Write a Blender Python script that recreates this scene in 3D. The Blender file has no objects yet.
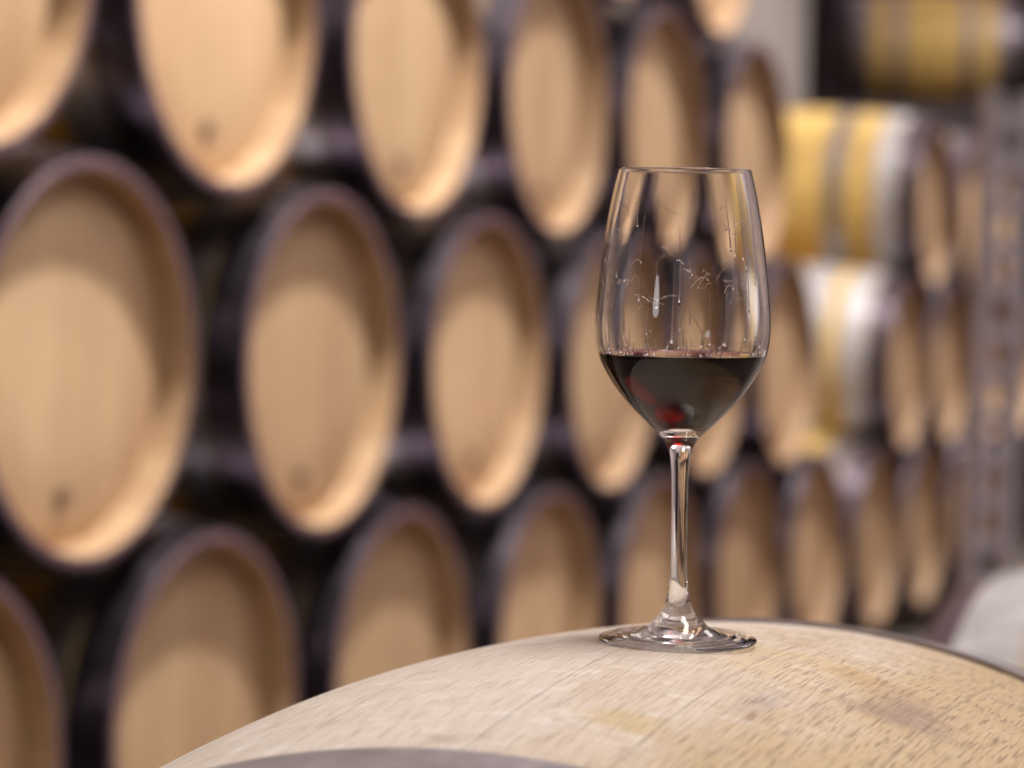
import bpy, bmesh, math, random
from mathutils import Vector, Matrix

PI = math.pi
rnd = random.Random(7)
SC = bpy.context.scene
COL = SC.collection

# ------------------------------------------------------------------ camera
EYE = 1.04                                   # camera height above the floor
cam_d = bpy.data.cameras.new('camera')
cam_d.sensor_width = 36.0
cam_d.lens = 2418.0 / 1024.0 * 36.0          # 85 mm
cam_d.clip_start = 0.05
cam_d.clip_end = 60
cam_d.shift_x = -1.2 / 1024.0
cam_d.shift_y = -45.1 / 1024.0
cam_d.dof.use_dof = True
cam_d.dof.focus_distance = 1.125
cam_d.dof.aperture_fstop = 5.2
cam_d.dof.aperture_blades = 0
cam = bpy.data.objects.new('camera', cam_d)
cam.matrix_world = Matrix.Translation((0, 0, EYE)) @ Matrix.Rotation(PI / 2, 4, 'X') @ Matrix.Rotation(math.radians(1.48), 4, 'Z')
COL.objects.link(cam)
SC.camera = cam

# ------------------------------------------------------------------ colour management, world, lamps
SC.view_settings.view_transform = 'Standard'
SC.view_settings.look = 'None'
SC.view_settings.gamma = 1.0
SC.view_settings.use_curve_mapping = False
SC.view_settings.exposure = 0.0
SC.cycles.use_denoising = True
SC.cycles.max_bounces = 16
SC.cycles.transmission_bounces = 16
SC.cycles.glossy_bounces = 6
SC.cycles.diffuse_bounces = 3
SC.cycles.caustics_refractive = True
SC.cycles.caustics_reflective = False
SC.cycles.blur_glossy = 0.5
SC.cycles.sample_clamp_indirect = 20.0

W = bpy.data.worlds.new('cellar_air')
SC.world = W
W.use_nodes = True
W.node_tree.nodes['Background'].inputs['Color'].default_value = (1.0, 0.86, 0.84, 1)
W.node_tree.nodes['Background'].inputs['Strength'].default_value = 0.009

# frame of the barrel wall: a point on it, its direction, its front normal
T = math.radians(22.33)
DIR = Vector((math.sin(T), math.cos(T), 0))
NRM = Vector((math.cos(T), -math.sin(T), 0))
P0 = Vector((-0.5884, 3.4306, EYE - 0.048))
STEP, RISE = 0.717, 0.5555


def wall_pt(along, front, z):
    p = P0 + DIR * along + NRM * front
    return Vector((p.x, p.y, z))


def lamp(name, loc, target, power, size, col=(1, 0.95, 0.91), size_y=None):
    l = bpy.data.lights.new(name, 'AREA')
    l.energy = power
    l.color = col
    l.shape = 'RECTANGLE' if size_y else 'DISK'
    l.size = size
    if size_y:
        l.size_y = size_y
    o = bpy.data.objects.new(name, l)
    o.location = loc
    o.rotation_euler = (Vector(target) - Vector(loc)).to_track_quat('-Z', 'Y').to_euler()
    COL.objects.link(o)
    return o


def spot(name, loc, power, half_deg, blend, radius, col=(1, 0.95, 0.91)):
    l = bpy.data.lights.new(name, 'SPOT')
    l.energy = power
    l.color = col
    l.spot_size = math.radians(half_deg * 2)
    l.spot_blend = blend
    l.shadow_soft_size = radius
    o = bpy.data.objects.new(name, l)
    o.location = loc
    o.rotation_euler = (-NRM * 2.0 - Vector((0, 0, 3.1))).to_track_quat('-Z', 'Y').to_euler()   # tipped towards the barrels
    COL.objects.link(o)
    return o


for al, fr, pw in ((0.45, 1.0, 1170), (3.45, 1.0, 860), (6.7, 1.0, 1020), (8.6, 1.4, 360)):
    spot('wall_spotlight', wall_pt(al, fr, EYE + 3.5), pw, 37, 0.75, 0.12)
lamp('hoop_glint_fill', (-2.2, -1.6, EYE + 0.35), (0.2, 4.8, EYE), 2, 0.5, (0.95, 0.95, 1.0))  # added light behind the camera, for highlights on the hoops' left sides
lamp('aisle_lamp', (0.5, 0.9, EYE + 2.2), (0.4, 1.1, EYE), 62, 1.2, (1, 0.95, 0.92))
lamp('right_wall_fill', (3.4, 4.5, 4.2), (5.5, 4.5, 2.4), 110, 1.0, (1.0, 0.80, 0.83), 6.0)  # added fill: brightens the unseen right wall for bounce and reflections
lamp('upper_wall_fill', wall_pt(3.2, -0.75, EYE + 1.95), wall_pt(3.2, -1.25, EYE + 3.0), 60, 0.2, (1.0, 0.88, 0.86), 7.0)  # added strip above the stack, lights the unseen upper wall for reflections
pn = wall_pt(2.6, 1.9, EYE + 2.75)
lamp('foot_glint_panel', pn, (0.1, 1.2, EYE - 0.1), 26, 1.5, (1.0, 0.96, 0.97))  # added out of view where the glass foot mirrors it
lamp('ceiling_fill', (2.4, 9.0, 4.2), (2.4, 9.0, 9.0), 108, 3.0, (1.0, 0.80, 0.83), 14.0)  # added fill: lights the unseen ceiling for soft light from above

# ------------------------------------------------------------------ helpers


def tag(o, label=None, cat=None, group=None, kind=None):
    if label:
        o['label'] = label
    if cat:
        o['category'] = cat
    if group:
        o['group'] = group
    if kind:
        o['kind'] = kind
    return o


def empty(name, loc=(0, 0, 0)):
    o = bpy.data.objects.new(name, None)
    o.empty_display_size = 0.05
    o.location = loc
    COL.objects.link(o)
    return o


def link_mesh(name, me, mat, parent=None, loc=(0, 0, 0)):
    o = bpy.data.objects.new(name, me)
    if mat:
        me.materials.append(mat)
    o.location = loc
    COL.objects.link(o)
    if parent:
        o.parent = parent
    return o


def from_bm(name, bm, smooth=True):
    me = bpy.data.meshes.new(name)
    bmesh.ops.recalc_face_normals(bm, faces=bm.faces)
    bm.to_mesh(me)
    bm.free()
    if smooth:
        me.polygons.foreach_set('use_smooth', [True] * len(me.polygons))
    return me


def lathe(name, prof, seg, axis='Y', closed=False, uv=False, sharp=None, recalc=True):
    """prof: list of (r, h). Revolves about the axis; r == 0 makes a pole."""
    bm = bmesh.new()
    uvl = bm.loops.layers.uv.new('UVMap') if uv else None
    rings = []
    for r, h in prof:
        if r <= 1e-7:
            v = bm.verts.new((0, h, 0) if axis == 'Y' else (0, 0, h))
            rings.append([v])
        else:
            ring = []
            for k in range(seg):
                a = 2 * PI * k / seg
                s, c = math.sin(a) * r, math.cos(a) * r
                ring.append(bm.verts.new((s, h, c) if axis == 'Y' else (c, s, h)))
            rings.append(ring)
    n = len(prof)
    rmax = max(p[0] for p in prof)
    for i in range(n if closed else n - 1):
        A, B = rings[i], rings[(i + 1) % n]
        ha, hb = prof[i][1], prof[(i + 1) % n][1]
        for k in range(seg):
            k2 = (k + 1) % seg
            if len(A) == 1 and len(B) == 1:
                continue
            if len(A) == 1:
                vs, us = (A[0], B[k], B[k2]), ((k + .5, ha), (k, hb), (k + 1, hb))
            elif len(B) == 1:
                vs, us = (A[k], B[0], A[k2]), ((k, ha), (k + .5, hb), (k + 1, ha))
            else:
                vs, us = (A[k], B[k], B[k2], A[k2]), ((k, ha), (k, hb), (k + 1, hb), (k + 1, ha))
            f = bm.faces.new(vs)
            if uvl:
                for lp, (ku, hv) in zip(f.loops, us):
                    lp[uvl].uv = (ku / seg * 2 * PI * rmax, hv)
    me = bpy.data.meshes.new(name)
    if recalc:
        bmesh.ops.recalc_face_normals(bm, faces=bm.faces)
    if sharp is not None:
        for e in bm.edges:
            if len(e.link_faces) == 2 and e.calc_face_angle(0) > sharp:
                e.smooth = False
    bm.to_mesh(me)
    bm.free()
    me.polygons.foreach_set('use_smooth', [True] * len(me.polygons))
    return me


def box_bm(bm, x0, x1, y0, y1, z0, z1, M=None, bev=0.0):
    r = bmesh.ops.create_cube(bm, size=1.0)
    vs = r['verts']
    for v in vs:
        v.co = Vector(((x0 + x1) / 2 + v.co.x * (x1 - x0), (y0 + y1) / 2 + v.co.y * (y1 - y0), (z0 + z1) / 2 + v.co.z * (z1 - z0)))
    if bev:
        es = list({e for v in vs for e in v.link_edges})
        r2 = bmesh.ops.bevel(bm, geom=es, offset=bev, segments=2, affect='EDGES', profile=0.5)
        vs = list({v for f in r2['faces'] for v in f.verts} | {v for v in vs if v.is_valid})
    if M is not None:
        for v in vs:
            v.co = M @ v.co
    return vs


# ------------------------------------------------------------------ materials


class NT:
    def __init__(self, name):
        self.m = bpy.data.materials.new(name)
        self.m.use_nodes = True
        self.t = self.m.node_tree
        self.b = self.t.nodes['Principled BSDF']

    def n(self, typ, **kw):
        nd = self.t.nodes.new(typ)
        for k, v in kw.items():
            setattr(nd, k, v)
        return nd

    def l(self, a, b):
        self.t.links.new(a, b)

    def coords(self, kind='Object', scale=(1, 1, 1), loc=(0, 0, 0)):
        tc = self.n('ShaderNodeTexCoord')
        mp = self.n('ShaderNodeMapping')
        mp.inputs['Scale'].default_value = scale
        mp.inputs['Location'].default_value = loc
        self.l(tc.outputs[kind], mp.inputs['Vector'])
        return mp.outputs['Vector']

    def noise(self, vec, scale, detail=4, rough=0.5, out='Fac'):
        nd = self.n('ShaderNodeTexNoise')
        nd.inputs['Scale'].default_value = scale
        nd.inputs['Detail'].default_value = detail
        nd.inputs['Roughness'].default_value = rough
        self.l(vec, nd.inputs['Vector'])
        return nd.outputs[out]

    def ramp(self, fac, stops):
        nd = self.n('ShaderNodeValToRGB')
        els = nd.color_ramp.elements
        while len(els) < len(stops):
            els.new(0.5)
        for e, (p, c) in zip(els, stops):
            e.position = p
            e.color = (c, c, c, 1) if isinstance(c, (int, float)) else (*c, 1)
        self.l(fac, nd.inputs['Fac'])
        return nd.outputs['Color']

    def mix(self, fac, a, b, mode='MIX'):
        nd = self.n('ShaderNodeMix', data_type='RGBA', blend_type=mode)
        for sock, v in ((nd.inputs[0], fac), (nd.inputs[6], a), (nd.inputs[7], b)):
            if isinstance(v, (int, float)):
                sock.default_value = v if sock.type == 'VALUE' else (v, v, v, 1)
            elif isinstance(v, tuple):
                sock.default_value = (*v, 1)
            else:
                self.l(v, sock)
        return nd.outputs[2]

    def math(self, op, a, b=0.0, c=0.0):
        nd = self.n('ShaderNodeMath', operation=op)
        for s, v in zip(nd.inputs, (a, b, c)):
            if isinstance(v, (int, float)):
                s.default_value = v
            else:
                self.l(v, s)
        return nd.outputs[0]

    def bump(self, h, strength, dist):
        nd = self.n('ShaderNodeBump')
        nd.inputs['Strength'].default_value = strength
        nd.inputs['Distance'].default_value = dist
        self.l(h, nd.inputs['Height'])
        self.l(nd.outputs['Normal'], self.b.inputs['Normal'])

    def set(self, **kw):
        for k, v in kw.items():
            s = self.b.inputs[k.replace('_', ' ')]
            if isinstance(v, (int, float)):
                s.default_value = v
            elif isinstance(v, tuple):
                s.default_value = (*v, 1)
            else:
                self.l(v, s)
        return self


def head_oak(name, a, b):
    """vertical planks of oak; every barrel shifts the pattern by its own random number"""
    m = NT(name)
    tc = m.n('ShaderNodeTexCoord')
    oi = m.n('ShaderNodeObjectInfo')
    off = m.n('ShaderNodeCombineXYZ')
    m.l(m.math('MULTIPLY', oi.outputs['Random'], 9.0), off.inputs[0])
    m.l(m.math('MULTIPLY', oi.outputs['Random'], 5.0), off.inputs[1])
    add = m.n('ShaderNodeVectorMath', operation='ADD')
    m.l(tc.outputs['Object'], add.inputs[0])
    m.l(off.outputs[0], add.inputs[1])
    sep = m.n('ShaderNodeSeparateXYZ')
    m.l(add.outputs[0], sep.inputs[0])
    plank = m.math('FLOOR', m.math('MULTIPLY', sep.outputs[0], 11.0))
    wn = m.n('ShaderNodeTexWhiteNoise', noise_dimensions='1D')
    m.l(plank, wn.inputs['W'])
    frac = m.math('FRACT', m.math('MULTIPLY', sep.outputs[0], 11.0))
    seam = m.ramp(frac, [(0.0, 0.55), (0.03, 1.0), (0.97, 1.0), (1.0, 0.55)])
    mp = m.n('ShaderNodeMapping')
    mp.inputs['Scale'].default_value = (60, 60, 3)
    m.l(add.outputs[0], mp.inputs['Vector'])
    grain = m.noise(mp.outputs[0], 1.0, 5, 0.6)
    big = m.noise(add.outputs[0], 5.0, 3, 0.5)
    c = m.mix(m.math('ADD', m.math('MULTIPLY', wn.outputs[0], 0.75), m.math('MULTIPLY', grain, 0.4)), a, b)
    c = m.mix(m.ramp(big, [(0.35, 0.0), (0.75, 0.35)]), c, tuple(x * 0.72 for x in a))
    c = m.mix(1.0, c, seam, 'MULTIPLY')
    # each head a little lighter or darker
    tone = m.math('ADD', 0.88, m.math('MULTIPLY', oi.outputs['Random'], 0.2))
    c = m.mix(1.0, c, tone, 'MULTIPLY')
    m.set(Base_Color=c, Roughness=0.62)
    m.bump(grain, 0.15, 0.002)
    return m.m


def stave_oak(name, a, b, stave_w):
    m = NT(name)
    uv = m.coords('UV')
    sep = m.n('ShaderNodeSeparateXYZ')
    m.l(uv, sep.inputs[0])
    q = m.math('DIVIDE', sep.outputs[0], stave_w)
    wn = m.n('ShaderNodeTexWhiteNoise', noise_dimensions='1D')
    m.l(m.math('FLOOR', q), wn.inputs['W'])
    seam = m.ramp(m.math('FRACT', q), [(0.0, 0.45), (0.03, 1.0), (0.97, 1.0), (1.0, 0.45)])
    st = m.n('ShaderNodeMapping')
    st.inputs['Scale'].default_value = (120, 5, 1)
    m.l(uv, st.inputs['Vector'])
    grain = m.noise(st.outputs[0], 1.0, 5, 0.6)
    c = m.mix(m.math('ADD', m.math('MULTIPLY', wn.outputs[0], 0.5), m.math('MULTIPLY', grain, 0.5)), a, b)
    c = m.mix(1.0, c, seam, 'MULTIPLY')
    m.set(Base_Color=c, Roughness=0.6)
    m.bump(m.mix(0.5, grain, seam), 0.25, 0.002)
    return m.m


def hoop_metal(name, col, rough, spots=0.5):
    m = NT(name)
    v = m.coords('Object')
    a = m.noise(v, 35, 4, 0.6)
    b = m.noise(v, 9, 3, 0.6)
    c = m.mix(m.ramp(a, [(0.35, 0.0), (0.65, 1.0)]), tuple(x * 0.62 for x in col), col)
    c = m.mix(m.ramp(b, [(0.55, 0.0), (0.8, spots)]), c, tuple(x * 0.5 for x in col))
    m.set(Base_Color=c, Metallic=1.0, Roughness=m.ramp(a, [(0.2, rough * 0.8), (0.8, rough * 1.25)]))
    m.bump(a, 0.06, 0.002)
    return m.m


def weathered_oak(name):
    """the cask under the glass: bleached oak with fine dark pores along the staves, yellow and grey stains"""
    m = NT(name)
    uv = m.coords('UV')

    def stretch(sx, sy, lx=0.0):
        st = m.n('ShaderNodeMapping')
        st.inputs['Scale'].default_value = (sx, sy, 1)
        st.inputs['Location'].default_value = (lx, lx * 0.37, 0)
        m.l(uv, st.inputs['Vector'])
        return st.outputs[0]
    sep = m.n('ShaderNodeSeparateXYZ')
    m.l(uv, sep.inputs[0])
    half = 1.352
    uw = m.math('SUBTRACT', m.math('MODULO', m.math('ADD', sep.outputs[0], half), 2 * half), half)
    q = m.math('ADD', m.math('DIVIDE', sep.outputs[0], 0.088), 0.4)
    wn = m.n('ShaderNodeTexWhiteNoise', noise_dimensions='1D')
    m.l(m.math('FLOOR', q), wn.inputs['W'])
    seam = m.ramp(m.math('FRACT', q), [(0.0, 0.62), (0.006, 0.85), (0.014, 1.0), (0.992, 1.0), (1.0, 0.7)])
    fine = m.noise(stretch(820, 38), 1.0, 3, 0.6)          # short pores
    fibre = m.noise(stretch(260, 9, 3.1), 1.0, 5, 0.65)    # long fibres
    blot = m.noise(stretch(13, 8, 1.7), 1.0, 4, 0.6)
    blot2 = m.noise(stretch(22, 30, 8.3), 1.0, 5, 0.65)
    scuff = m.noise(stretch(34, 60, 5.9), 1.0, 6, 0.7)
    pale = m.mix(fibre, (0.58, 0.475, 0.39), (0.82, 0.725, 0.64))
    pale = m.mix(m.math('MULTIPLY', wn.outputs[0], 0.25), pale, (0.66, 0.56, 0.42))
    # yellow stained side: grows towards the right flank (larger u), broken up by noise
    um = m.n('ShaderNodeMapRange')
    um.inputs['From Min'].default_value = -0.01
    um.inputs['From Max'].default_value = 0.13
    m.l(m.math('ADD', uw, m.math('MULTIPLY', m.math('SUBTRACT', blot, 0.5), 0.22)), um.inputs['Value'])
    yel = m.mix(fibre, (0.36, 0.225, 0.085), (0.60, 0.43, 0.20))
    c = m.mix(m.math('MULTIPLY', um.outputs[0], 0.85), pale, yel)
    # grey-brown stain spots and whitish scuffs
    c = m.mix(m.ramp(blot2, [(0.58, 0.0), (0.74, 0.5)]), c, (0.36, 0.25, 0.19))
    c = m.mix(m.math('MULTIPLY', m.ramp(scuff, [(0.52, 0.0), (0.68, 0.75)]), m.math('SUBTRACT', 1.0, m.math('MULTIPLY', um.outputs[0], 0.85))), c, (0.86, 0.80, 0.75))
    for su, sv, ru, rv, col, amt in ((0.128, 0.0, 0.028, 0.05, (0.25, 0.15, 0.12), 0.75), (0.078, -0.06, 0.012, 0.03, (0.34, 0.27, 0.27), 0.7),
                                     (0.10, 0.03, 0.03, 0.022, (0.40, 0.22, 0.09), 0.6), (0.03, -0.135, 0.03, 0.02, (0.58, 0.42, 0.18), 0.7),
                                     (-0.02, 0.07, 0.012, 0.012, (0.30, 0.22, 0.12), 0.5), (0.04, 0.03, 0.08, 0.05, (0.66, 0.48, 0.20), 0.5)):
        du = m.math('DIVIDE', m.math('SUBTRACT', uw, su), ru)
        dv = m.math('DIVIDE', m.math('SUBTRACT', sep.outputs[1], sv), rv)
        d = m.math('SQRT', m.math('ADD', m.math('MULTIPLY', du, du), m.math('MULTIPLY', dv, dv)))
        d = m.math('ADD', d, m.math('MULTIPLY', m.math('SUBTRACT', blot2, 0.5), 3.0))
        c = m.mix(m.math('MULTIPLY', m.ramp(d, [(0.0, 1.0), (1.1, 0.0)]), amt), c, col)
    pore_amt = m.mix(um.outputs[0], 0.38, 1.0)
    c = m.mix(m.math('MULTIPLY', m.ramp(fine, [(0.34, 1.0), (0.50, 0.0)]), pore_amt), c, (0.24, 0.14, 0.075))
    c = m.mix(1.0, c, seam, 'MULTIPLY')
    m.set(Base_Color=c, Roughness=0.58)
    m.bump(m.mix(0.5, m.mix(0.5, fine, fibre), seam), 0.35, 0.0012)
    return m.m


HEAD = head_oak('oak_head', (0.51, 0.315, 0.17), (0.655, 0.45, 0.26))
STAVE = stave_oak('oak_staves', (0.52, 0.32, 0.09), (0.76, 0.53, 0.16), 0.07)
HOOP = hoop_metal('galvanised_hoop', (0.38, 0.355, 0.38), 0.32)
HOOP.node_tree.nodes['Principled BSDF'].inputs['Metallic'].default_value = 0.86
CASKWOOD = weathered_oak('weathered_cask_oak')
CASKHOOP = hoop_metal('worn_cask_hoop', (0.40, 0.36, 0.38), 0.42)
CASKHOOP.node_tree.nodes['Principled BSDF'].inputs['Metallic'].default_value = 0.7
LITHOOP = hoop_metal('lit_galvanised_hoop', (0.66, 0.645, 0.66), 0.42, 0.2)  # lighter copy of the hoop metal, lamplight on these barrels put into its colour
LITHOOP.node_tree.nodes['Principled BSDF'].inputs['Metallic'].default_value = 0.35
PALEHOOP = hoop_metal('lit_pale_hoop', (0.86, 0.845, 0.85), 0.45, 0.2)  # strong light on the side cask's hoop put into its base colour
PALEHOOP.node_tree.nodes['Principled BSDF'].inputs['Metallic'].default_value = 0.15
CHIMEHOOP = hoop_metal('violet_grey_hoop', (0.16, 0.135, 0.16), 0.32)
CHIME = stave_oak('wine_stained_chime', (0.11, 0.06, 0.075), (0.18, 0.105, 0.125), 0.07)
CROZE = stave_oak('bevelled_chime_oak', (0.36, 0.22, 0.115), (0.48, 0.32, 0.18), 0.07)
PLUG = NT('dark_cork').set(Base_Color=(0.16, 0.09, 0.05), Roughness=0.8).m
RAIL = stave_oak('rail_timber', (0.16, 0.10, 0.06), (0.24, 0.16, 0.10), 0.5)
POST = hoop_metal('post_steel', (0.58, 0.54, 0.58), 0.5, 0.9)
POST.node_tree.nodes['Principled BSDF'].inputs['Metallic'].default_value = 0.25

g = NT('floor_concrete')
v = g.coords('Object')
g.set(Base_Color=g.mix(g.noise(v, 2.0, 5), (0.16, 0.13, 0.11), (0.24, 0.20, 0.17)), Roughness=0.7)
FLOOR = g.m
g = NT('plaster')
v = g.coords('Object')
g.set(Base_Color=g.mix(g.noise(v, 1.5, 5), (0.13, 0.108, 0.102), (0.17, 0.145, 0.135)), Roughness=0.9)
PLASTER = g.m
g = NT('gloom_plaster')  # gloom of the unlit far end put into the plaster colour
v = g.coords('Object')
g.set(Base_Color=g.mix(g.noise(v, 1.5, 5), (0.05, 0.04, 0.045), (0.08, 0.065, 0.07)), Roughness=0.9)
GLOOMPLASTER = g.m

g = NT('whitewash')
v = g.coords('Object')
g.set(Base_Color=g.mix(g.noise(v, 1.5, 5), (0.72, 0.70, 0.70), (0.82, 0.80, 0.80)), Roughness=0.9)
WHITEWASH = g.m

# ------------------------------------------------------------------ the room


def slab(name, x0, x1, y0, y1, z0, z1, mat, M=None):
    bm = bmesh.new()
    box_bm(bm, x0, x1, y0, y1, z0, z1, M)
    o = link_mesh(name, from_bm(bm=bm, name=name, smooth=False), mat)
    o['kind'] = 'structure'
    return o


slab('floor', -12, 16, -6, 22, -0.2, 0.0, FLOOR)
# local frame of the barrel wall: +X = front, +Y = along
FR = Matrix(((NRM.x, DIR.x, 0, P0.x), (NRM.y, DIR.y, 0, P0.y), (0, 0, 1, 0), (0, 0, 0, 1)))
slab('wall_left', -1.5, -1.25, -4.5, 8.15, 0, EYE + 1.85, PLASTER, FR)
slab('added_wall_left_upper', -1.5, -1.25, -4.5, 8.15, EYE + 1.85, 5.2, WHITEWASH, FR)  # unseen white upper part, added as a reflector for the glass foot
slab('added_wall_right', 5.5, 5.8, -6, 17, 0, 5.2, WHITEWASH)  # unseen, added in white for bounce light and foot reflections
slab('ceiling', -12, 16, -6, 22, 5.2, 5.4, WHITEWASH)
slab('wall_far', -10, 14, 17.0, 17.3, 0, 5.2, GLOOMPLASTER)

# ------------------------------------------------------------------ barrels


def profile(R, sag, L, p, n=20, inset=0.045, chime=0.015, wall=0.024):
    """closed profile of the staves: outside, chime ends, inside up to the heads"""
    out = []
    h = L / 2
    f = lambda t: R - sag * abs(t / 0.475) ** p
    for k in range(n + 1):
        t = -h + L * k / n
        out.append((f(t), t))
    e = f(h)
    out[0] = (e - 0.003, -h)
    out.insert(1, (e, -h + 0.004))
    out[-1] = (e, h - 0.004)
    out.append((e - 0.003, h))
    out += [(e - chime, h), (e - wall, h - inset), (e - wall, h - inset - 0.05)]
    out += [(e - wall, -h + inset + 0.05), (e - wall, -h + inset), (e - chime, -h)]
    return out, f


def hoop_mesh(name, f, t0, t1, seg, th=0.003):
    n = 4
    o = []
    for k in range(n + 1):
        t = t0 + (t1 - t0) * k / n
        o.append((f(t) + th, t))
    i = [(f(t1) - 0.004, t1), (f(t0) - 0.004, t0)]
    return lathe(name, o + i, seg, closed=True, sharp=0.6)


def head_mesh(name, r, y, side, seg):
    th = 0.022
    prof = [(0, y), (r * 0.5, y), (r - 0.022, y), (r - 0.001, y - side * 0.008), (r, y - side * th), (0, y - side * th)]
    return lathe(name, prof, seg, sharp=0.9)


def paint(me, mat, test):
    me.materials.append(mat)
    for p in me.polygons:
        if test(p):
            p.material_index = len(me.materials) - 1


def build_barrel(name, R, sag, L, p, seg, n, bands, wood, hoopmat, chimemat, headmat, bung_angle):
    root = empty(name)
    prof, f = profile(R, sag, L, p, n)
    st = link_mesh('staves', lathe('staves', prof, seg, closed=True, uv=True, sharp=0.5), wood, root)
    h = L / 2
    paint(st.data, CHIME, lambda p: abs(p.center.y) > h - 0.003)
    paint(st.data, CROZE, lambda p: abs(p.center.y) > h - 0.1 and math.hypot(p.center.x, p.center.z) < f(h) - 0.0165)
    rh = f(h) - 0.024
    for s in (1, -1):
        link_mesh('head', head_mesh('head', rh, s * (h - 0.045), s, seg), headmat, root)
        for k, (a, b) in enumerate(bands[s] if isinstance(bands, dict) else bands):
            t0, t1 = sorted((s * (h - a), s * (h - b)))
            link_mesh('hoop', hoop_mesh('hoop', f, t0, t1, seg), chimemat if k == 0 else (hoopmat[k - 1] if isinstance(hoopmat, tuple) else hoopmat), root)
    # tasting-hole plug low on the front head, bung in the belly
    pl = lathe('plug', [(0, 0.012), (0.010, 0.012), (0.013, 0.009), (0.014, 0), (0.014, -0.004), (0, -0.004)], 20, sharp=0.6)
    link_mesh('plug', pl, PLUG, root, (0.0, h - 0.046, -(rh - 0.075)))
    b = lathe('bung', [(0, 0.018), (0.024, 0.018), (0.029, 0.012), (0.027, -0.01), (0, -0.01)], 28, axis='Z', sharp=0.6)
    o = link_mesh('bung', b, PLUG, root)
    o.location = (math.sin(bung_angle) * R, 0, math.cos(bung_angle) * R)
    o.rotation_euler = (0, bung_angle, 0)
    return root


def copy_tree(o):
    c = o.copy()
    COL.objects.link(c)
    for ch in [k for k in SC.objects if k.parent == o]:
        d = ch.copy()
        COL.objects.link(d)
        d.parent = c
    return c


BL = 0.95
BANDS = [(0.002, 0.075), (0.080, 0.150), (0.258, 0.318)]
proto = build_barrel('wine_barrel', 0.330, 0.039, BL, 2.0, 96, 20, BANDS, STAVE, HOOP, CHIMEHOOP, HEAD, 0.0)
AX = -(PI / 2 + T)

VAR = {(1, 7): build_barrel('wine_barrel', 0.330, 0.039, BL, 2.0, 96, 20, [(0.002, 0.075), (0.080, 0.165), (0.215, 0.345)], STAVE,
                            (LITHOOP, LITHOOP), CHIMEHOOP, HEAD, 0.0),
       (2, 7.5): build_barrel('wine_barrel', 0.330, 0.039, BL, 2.0, 96, 20, BANDS, STAVE, (LITHOOP, HOOP), CHIMEHOOP, HEAD, 0.0)}

SPOTS = [
    # row (0 = on the rails), index along the wall, label
    (0, -0.5, 'oak wine barrel filling the lower left corner, cut off by the frame, lowest row'),
    (0, 0.5, 'oak wine barrel in the lowest row, large head above the left end of the cask'),
    (0, 1.5, 'oak wine barrel in the lowest row, second head to rise behind the pale cask'),
    (0, 2.5, 'oak wine barrel in the lowest row, last whole head left of the glass stem'),
    (0, 3.5, 'oak wine barrel in the lowest row, head directly behind the glass stem, left side'),
    (0, 4.5, 'oak wine barrel in the lowest row, first head right of the glass stem'),
    (0, 5.5, 'oak wine barrel in the lowest row, second head right of the glass stem'),
    (0, 6.5, 'oak wine barrel in the lowest row, third head right of the glass stem'),
    (0, 7.5, 'oak wine barrel in the lowest row, narrow head just left of the grey post'),
    (0, 8.5, 'oak wine barrel in the lowest row, head mostly hidden by the grey post'),
    (0, 9.5, 'oak wine barrel in the lowest row, sliver of head right of the grey post'),
    (1, 0, 'oak wine barrel with the biggest head, at the left edge, second row up'),
    (1, 1, 'oak wine barrel in the second row up, second head from the left edge'),
    (1, 2, 'oak wine barrel in the second row up, third head from the left edge'),
    (1, 3, 'oak wine barrel in the second row up, head just left of the wine level'),
    (1, 4, 'oak wine barrel in the second row up, head behind the bowl of the glass'),
    (1, 5, 'oak wine barrel in the second row up, head just right of the glass bowl'),
    (1, 7, 'oak wine barrel showing its side and pale hoops, second row, right of the gap'),
    (1, 8, 'oak wine barrel in the second row up, narrow head left of the grey post'),
    (1, 9, 'oak wine barrel in the second row up, hidden by the grey post'),
    (1, 10, 'oak wine barrel in the second row up, at the right edge beyond the grey post'),
    (2, -0.5, 'oak wine barrel in the upper left corner, only its lower right arc in frame'),
    (2, 0.5, 'oak wine barrel in the third row up, first whole-width head from the left'),
    (2, 1.5, 'oak wine barrel in the third row up, second whole-width head from the left'),
    (2, 2.5, 'oak wine barrel in the third row up, bright head just left of the glass rim'),
    (2, 3.5, 'oak wine barrel in the third row up, head seen above and through the glass'),
    (2, 4.5, 'oak wine barrel in the third row up, dim head right of the glass rim'),
    (2, 7.5, 'oak wine barrel with a bright yellow side and grey hoops, third row, upper right'),
    (2, 8.5, 'oak wine barrel in the third row up, dim head behind the yellow sided barrel'),
    (2, 9.5, 'oak wine barrel in the third row up, behind the top of the grey post'),
    (3, 3, 'oak wine barrel in the fourth row, dark belly at the top edge above the glass'),
    (3, 4, 'oak wine barrel in the fourth row, only its lowest rim at the top of frame'),
]
for k, (row, i, label) in enumerate(SPOTS):
    o = proto if k == 0 else VAR.get((row, i)) or copy_tree(proto)
    c = P0 + DIR * (i * STEP) - NRM * (BL / 2 + rnd.uniform(-0.008, 0.008))
    if (row, i) == (2, -0.5):
        c = c + NRM * 0.03
    o.location = (c.x, c.y, P0.z + (row - 1) * RISE)
    o.rotation_euler = (0, rnd.uniform(-0.09, 0.09), AX)
    tag(o, label, 'barrel', 'oak barrels stacked along the wall')

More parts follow.
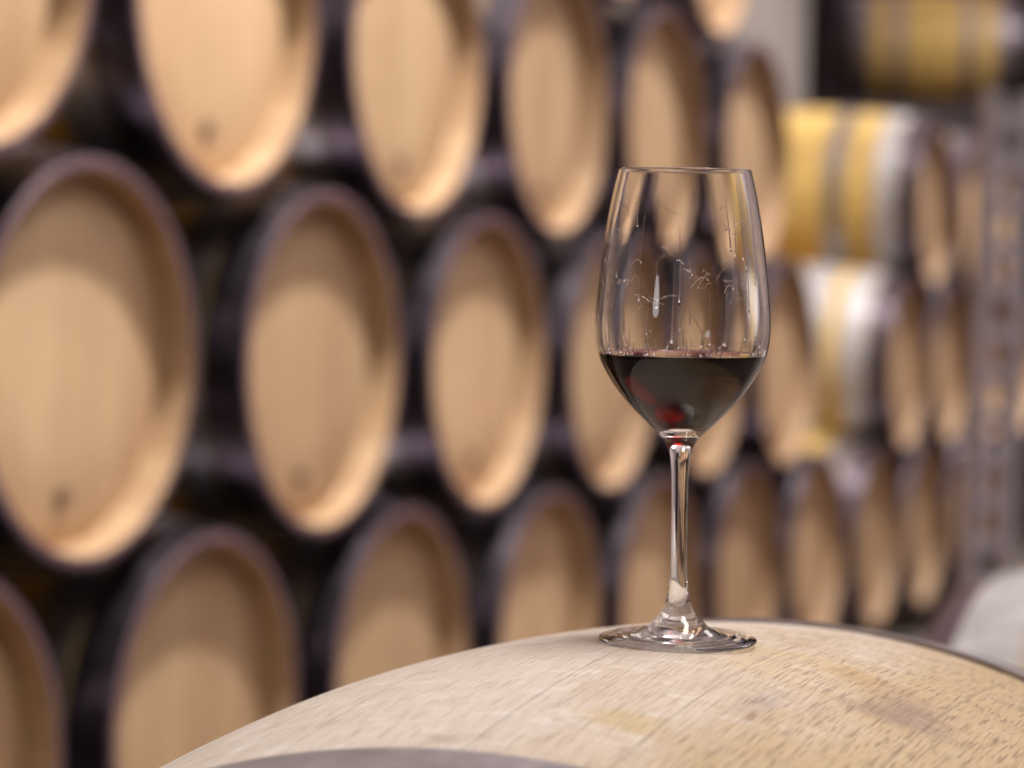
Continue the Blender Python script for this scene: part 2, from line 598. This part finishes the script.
# timber rails the lowest row lies on
for k, (fr, lab) in enumerate(((-0.355, 'dark timber rail on the floor under the fronts of the lowest barrels'),
                               (-0.595, 'dark timber rail on the floor under the backs of the lowest barrels'))):
    bm = bmesh.new()
    top = P0.z - RISE - 0.330
    box_bm(bm, fr - 0.05, fr + 0.05, -0.9, 7.4, 0, top, FR, 0.006)
    r = link_mesh('timber_rail', from_bm('timber_rail', bm, False), RAIL)
    tag(r, lab, 'rail', 'rails under the barrel stack')

# the barrel lying high up in the far dark, on a concrete ledge
far = copy_tree(proto)
far.location = (2.20, 13.0, EYE + 1.60)
far.rotation_euler = (0, 0.05, -(PI / 2 + math.radians(6)))
tag(far, 'dim yellow barrel seen from its side with grey hoops, in the top right corner', 'barrel')
far.pop('group', None) if hasattr(far, 'pop') else None
slab('ledge', 1.2, 6.0, 12.5, 14.2, EYE + 1.60 - 0.330 - 0.25, EYE + 1.60 - 0.330, GLOOMPLASTER)
slab('wall_ledge', 1.4, 6.0, 13.9, 14.2, 0, EYE + 1.60 - 0.330 - 0.25, GLOOMPLASTER)

# the second cask, lying across the aisle at the right edge
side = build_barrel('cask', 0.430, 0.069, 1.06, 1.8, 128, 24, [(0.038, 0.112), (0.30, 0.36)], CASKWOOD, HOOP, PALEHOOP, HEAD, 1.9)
for ch in side.children:
    if ch.name.startswith('staves'):
        paint(ch.data, CHIME, lambda p: abs(p.center.y) > 0.53 - 0.034)
DA = Vector((-0.905, 0.42, 0)).normalized()           # towards its far end
end = Vector((0.512, 2.70, 0))
ctr = end - DA * 0.53
side.location = (ctr.x, ctr.y, 0.433)
side.rotation_euler = (0, 0.4, math.atan2(-DA.x, DA.y))
tag(side, 'pale cask with a broad bright hoop, lying low at the right edge of the picture', 'cask')

# ------------------------------------------------------------------ the cask under the glass
CPHI, CPITCH = math.radians(22.18), 0.0327
CR = 0.4303
CBANDS = {1: [(0.003, 0.06), (0.115, 0.165), (0.220, 0.279)], -1: [(0.003, 0.06), (0.115, 0.165), (0.265, 0.327)]}
cask = build_barrel('cask', CR, 0.0693, 1.06, 1.80, 256, 48,
                    CBANDS, CASKWOOD, CASKHOOP, CASKHOOP, HEAD, 1.9)
cask.location = (0.0717, 1.1578, EYE - 0.5750)
cask.rotation_euler = (Matrix.Rotation(-CPHI, 3, 'Z') @ Matrix.Rotation(CPITCH, 3, 'X')).to_euler()
tag(cask, 'big pale weathered cask in the foreground that the wine glass stands on', 'cask')

# ------------------------------------------------------------------ the wine glass
GY = 1.1733
PXM = GY / 2418.0                                      # metres per pixel at the glass
base = Vector((0.0834, 1.1733, EYE - 0.1442))
GLASS = NT('clear_glass')
gv = GLASS.coords('Object', (1, 1, 0.35))
GLASS.set(Base_Color=(1, 1, 1), Roughness=0.0, IOR=1.5, Transmission_Weight=1.0)
GLASS.bump(GLASS.noise(gv, 55, 2, 0.5), 0.05, 0.002)
DROP = NT('clear_film').set(Base_Color=(0.98, 0.9, 0.9), Roughness=0.0, IOR=1.34, Transmission_Weight=1.0).m
WINE = NT('red_wine')

# measured outline: (half width px, px above the foot's underside)
Y0 = 641.0
OUT = [(65.5, 172), (66.6, 176), (71.4, 197), (76.2, 222), (80.3, 250), (84.0, 280), (86.8, 310), (87.4, 328), (86.3, 343),
       (83.2, 356), (78.0, 368), (71.0, 380), (63.5, 391), (55.5, 401), (46.0, 411), (36.0, 421), (26.5, 430), (19.0, 437.5)]
STEM = [(19.0, 437.5), (15.4, 442), (12.8, 448), (11.0, 454), (9.6, 462), (8.6, 476), (8.1, 500), (7.9, 530), (7.9, 560), (8.4, 576),
        (9.8, 590), (11.4, 598), (13.8, 606), (18.0, 614)]
FOOT = [(18.0, 614), (24.0, 620), (31.0, 626.6), (38.0, 631.2), (47.0, 634.0), (60.0, 635.8), (71.0, 637.0), (76.5, 637.6), (78.6, 638.4), (79.0, 639.6),
        (78.0, 640.8), (74, 641), (60, 640.6), (30, 639.0), (0, 638.2)]


def to_m(pts):
    return [(r * PXM, (Y0 - y) * PXM) for r, y in pts]


def smooth(pts, sub=3):
    out = []
    for i in range(len(pts) - 1):
        p0 = pts[max(i - 1, 0)]
        p1, p2 = pts[i], pts[i + 1]
        p3 = pts[min(i + 2, len(pts) - 1)]
        for k in range(sub):
            t = k / sub
            out.append(tuple(0.5 * (2 * p1[j] + (p2[j] - p0[j]) * t + (2 * p0[j] - 5 * p1[j] + 4 * p2[j] - p3[j]) * t * t
                                    + (3 * p1[j] - p0[j] - 3 * p2[j] + p3[j]) * t ** 3) for j in (0, 1)))
    out.append(pts[-1])
    return out


GSEG = 128
outer = smooth(to_m(OUT), 4)
WT = 0.0011


def inward(pts, d):
    res = []
    for i, (r, h) in enumerate(pts):
        a = pts[max(i - 1, 0)]
        b = pts[min(i + 1, len(pts) - 1)]
        tx, ty = b[0] - a[0], b[1] - a[1]
        ln = math.hypot(tx, ty)
        res.append((r + ty / ln * d, h - tx / ln * d))   # outline runs downwards: inside is to its right
    return res


inner_h = (Y0 - 427.5) * PXM
inn = [p for p in inward(outer, WT) if p[1] > inner_h + 0.002]
r_last, h_last = inn[-1]
cup = []
for k in range(1, 9):
    a = k / 8
    cup.append((r_last * math.cos(a * PI / 2) if k < 8 else 0.0, h_last - (h_last - inner_h) * math.sin(a * PI / 2)))
inner = inn + cup
level = (Y0 - 355.3) * PXM                              # height of the wine
above = [p for p in inner if p[1] > level + 0.0009]
below = [p for p in inner if p[1] < level - 0.0003]
t_ = (level + 0.0007 - above[-1][1]) / (below[0][1] - above[-1][1])
r_lev = above[-1][0] + (below[0][0] - above[-1][0]) * t_
dry = above + [(r_lev, level + 0.0007)]
wet = below
rim = [(outer[0][0] - WT * 0.5 + WT * 0.55 * math.cos(a), outer[0][1] + WT * 0.55 * math.sin(a)) for a in (PI * 0.15, PI * 0.35, PI * 0.5, PI * 0.65, PI * 0.85)]
bowl_prof = outer[::-1] + rim + dry                   # stem joint -> rim -> inside bottom

glass = empty('wine_glass', base)
glass.rotation_euler = (math.radians(2.4), math.radians(-0.7), 0)
tag(glass, 'clear stemmed wine glass with red wine, standing on the pale cask', 'wine glass')


def glass_part(name, prof):
    bm_me = lathe(name, prof[::-1], GSEG, axis='Z', recalc=False)
    return link_mesh(name, bm_me, GLASS.m, glass)


bowl = glass_part('bowl', bowl_prof)
stem = glass_part('stem', smooth(to_m(STEM), 4)[::-1])
foot_prof = []
for j, (r, h) in enumerate(smooth(to_m(FOOT), 10)):
    if j < 70:                                         # faint rings on the upper face, shaped to make sparkles
        w = max(0.0, min(1.0, (r - 0.012) / 0.004)) * max(0.0, min(1.0, (0.036 - r) / 0.004))
        h += 0.00006 * w * math.sin(r * 2 * PI / 0.0042)
    foot_prof.append((r, h))
foot = glass_part('foot', foot_prof[::-1])
for vtx in foot.data.vertices:                         # faint swirls added to the upper face to break reflections into sparkles
    r = math.hypot(vtx.co.x, vtx.co.y)
    if vtx.co.z > 0.0018 and r > 0.0095:
        a = math.atan2(vtx.co.y, vtx.co.x)
        w = min(1.0, (r - 0.0095) / 0.003) * max(0.0, min(1.0, (0.0365 - r) / 0.003))
        vtx.co.z += w * (0.00007 * math.sin(5 * a + 1100 * r) + 0.00005 * math.sin(9 * a - 700 * r + 1.3))

# wine: its side IS the inside of the bowl below the level (glass meets wine there), its top is open
gl = WINE.n('ShaderNodeBsdfGlass')
gl.inputs['Color'].default_value = (1, 1, 1, 1)
gl.inputs['Roughness'].default_value = 0.0
wz = WINE.n('ShaderNodeSeparateXYZ')
WINE.l(WINE.coords('Object'), wz.inputs[0])
is_top = WINE.math('GREATER_THAN', wz.outputs[2], level - 0.00006)
WINE.l(WINE.math('ADD', 1.34 / 1.5, WINE.math('MULTIPLY', is_top, 1.34 - 1.34 / 1.5)), gl.inputs['IOR'])
WINE.l(gl.outputs[0], WINE.t.nodes['Material Output'].inputs['Surface'])
va = WINE.n('ShaderNodeVolumeAbsorption')
va.inputs['Color'].default_value = (0.90, 0.0, 0.22, 1)
va.inputs['Density'].default_value = 750
WINE.l(va.outputs[0], WINE.t.nodes['Material Output'].inputs['Volume'])
WINE.t.nodes.remove(WINE.b)
wine_prof = [(0, level), (r_lev * 0.5, level), (r_lev - 0.003, level), (r_lev - 0.0008, level + 0.0002), (r_lev, level + 0.0007)] + wet
wine = link_mesh('red_wine', lathe('red_wine', wine_prof, GSEG, axis='Z', recalc=True), WINE.m)
wine.location = base
wine.rotation_euler = glass.rotation_euler
tag(wine, 'dark red wine filling the lower part of the glass bowl', 'wine')

# clear streaks and beads the swirled wine left on the inside of the bowl


def inner_r(h):
    for (r0, h0), (r1, h1) in zip(inner, inner[1:]):
        if h1 <= h <= h0:
            return r0 + (r1 - r0) * (h0 - h) / max(h0 - h1, 1e-9)
    return inner[0][0]


def streak(bm, pts, r0, r1):
    """pts: (angle, height) on the inner wall; a thin flattened bead line along them"""
    rings = []
    n = len(pts)
    for i, (a, h) in enumerate(pts):
        P = Vector((math.cos(a) * inner_r(h), math.sin(a) * inner_r(h), h))
        a0, h0 = pts[max(i - 1, 0)]
        a1, h1 = pts[min(i + 1, n - 1)]
        tang = (Vector((math.cos(a1) * inner_r(h1), math.sin(a1) * inner_r(h1), h1))
                - Vector((math.cos(a0) * inner_r(h0), math.sin(a0) * inner_r(h0), h0))).normalized()
        nin = Vector((-math.cos(a), -math.sin(a), 0))
        sd = tang.cross(nin).normalized()
        rr = r0 + (r1 - r0) * i / (n - 1)
        rings.append([bm.verts.new(P + nin * 0.00012 + sd * math.cos(q) * rr + nin * math.sin(q) * rr * 0.55) for q in [k * PI / 4 for k in range(8)]])
    for A, B in zip(rings, rings[1:]):
        for k in range(8):
            bm.faces.new((A[k], A[(k + 1) % 8], B[(k + 1) % 8], B[k]))
    bm.faces.new(rings[0][::-1])
    bm.faces.new(rings[-1])


def hgt(y):
    return (Y0 - y) * PXM


bm = bmesh.new()
for k in range(46):                                    # long falling legs, ending in a bead
    a = rnd.uniform(0, 2 * PI)
    y0 = rnd.choice((rnd.uniform(185, 230), rnd.uniform(255, 300), rnd.uniform(270, 310)))
    y1 = min(y0 + rnd.uniform(25, 95), 350)
    m = 10
    ph = rnd.uniform(0, 6)
    streak(bm, [(a + 0.012 * math.sin(ph + 3 * i / m), hgt(y0 + (y1 - y0) * i / m)) for i in range(m + 1)], 0.00012, rnd.uniform(0.0003, 0.00055))
for k in range(26):                                    # broken arches between the legs, each its own shape
    a = rnd.uniform(0, 2 * PI)
    w = rnd.uniform(0.06, 0.26)
    y = rnd.uniform(225, 318)
    d = rnd.uniform(4, 22)
    sk = rnd.uniform(-0.5, 0.5)
    i0, i1 = rnd.choice(((0, 12), (0, 7), (5, 12), (2, 12), (0, 10)))
    streak(bm, [(a + w * (i / 12 - 0.5), hgt(y + d * abs(2 * i / 12 - 1 + sk) ** 1.6)) for i in range(i0, i1 + 1)], rnd.uniform(0.00014, 0.0003), rnd.uniform(0.00014, 0.00032))
for k in range(26):                                    # slanting smears
    a = rnd.uniform(0, 2 * PI)
    w = rnd.choice((-1, 1)) * rnd.uniform(0.08, 0.4)
    y = rnd.uniform(205, 310)
    d = rnd.uniform(-14, 14)
    streak(bm, [(a + w * i / 10, hgt(y + d * i / 10 + 1.2 * math.sin(i * 0.9 + k))) for i in range(11)], 0.00026, 0.00012)
for k in range(60):                                    # short licks just above the wine
    a = rnd.uniform(0, 2 * PI)
    y1 = 352
    y0 = y1 - rnd.uniform(5, 20)
    streak(bm, [(a + rnd.uniform(-.03, .03) * i / 5, hgt(y0 + (y1 - y0) * i / 5)) for i in range(6)], 0.00012, 0.0005)
legs = link_mesh('wine_legs', from_bm('wine_legs', bm), DROP, glass)
legs['kind'] = 'stuff'

# ------------------------------------------------------------------ the grey perforated post
pb = Vector((1.172, 6.0, 0))
post = empty('steel_post', pb)
post.rotation_euler = (0, math.radians(1.6), math.radians(12))
tag(post, 'tall grey perforated steel post standing in the aisle near the right edge', 'post')
PH = 1.68
for s in (-1, 1):
    bm = bmesh.new()
    box_bm(bm, s * 0.046 - 0.017, s * 0.046 + 0.017, -0.03, 0.03, 0, PH, None, 0.004)
    link_mesh('upright', from_bm('upright', bm, False), POST, post)
k = 0
z = 0.12
while z < PH - 0.05:
    bm = bmesh.new()
    box_bm(bm, -0.03, 0.03, -0.022, 0.022, z, z + 0.04, None, 0.003)
    link_mesh('rung', from_bm('rung', bm, False), POST, post)
    z += 0.105
bm = bmesh.new()
box_bm(bm, -0.10, 0.10, -0.08, 0.08, 0, 0.012, None, 0.003)
link_mesh('base_plate', from_bm('base_plate', bm, False), POST, post)
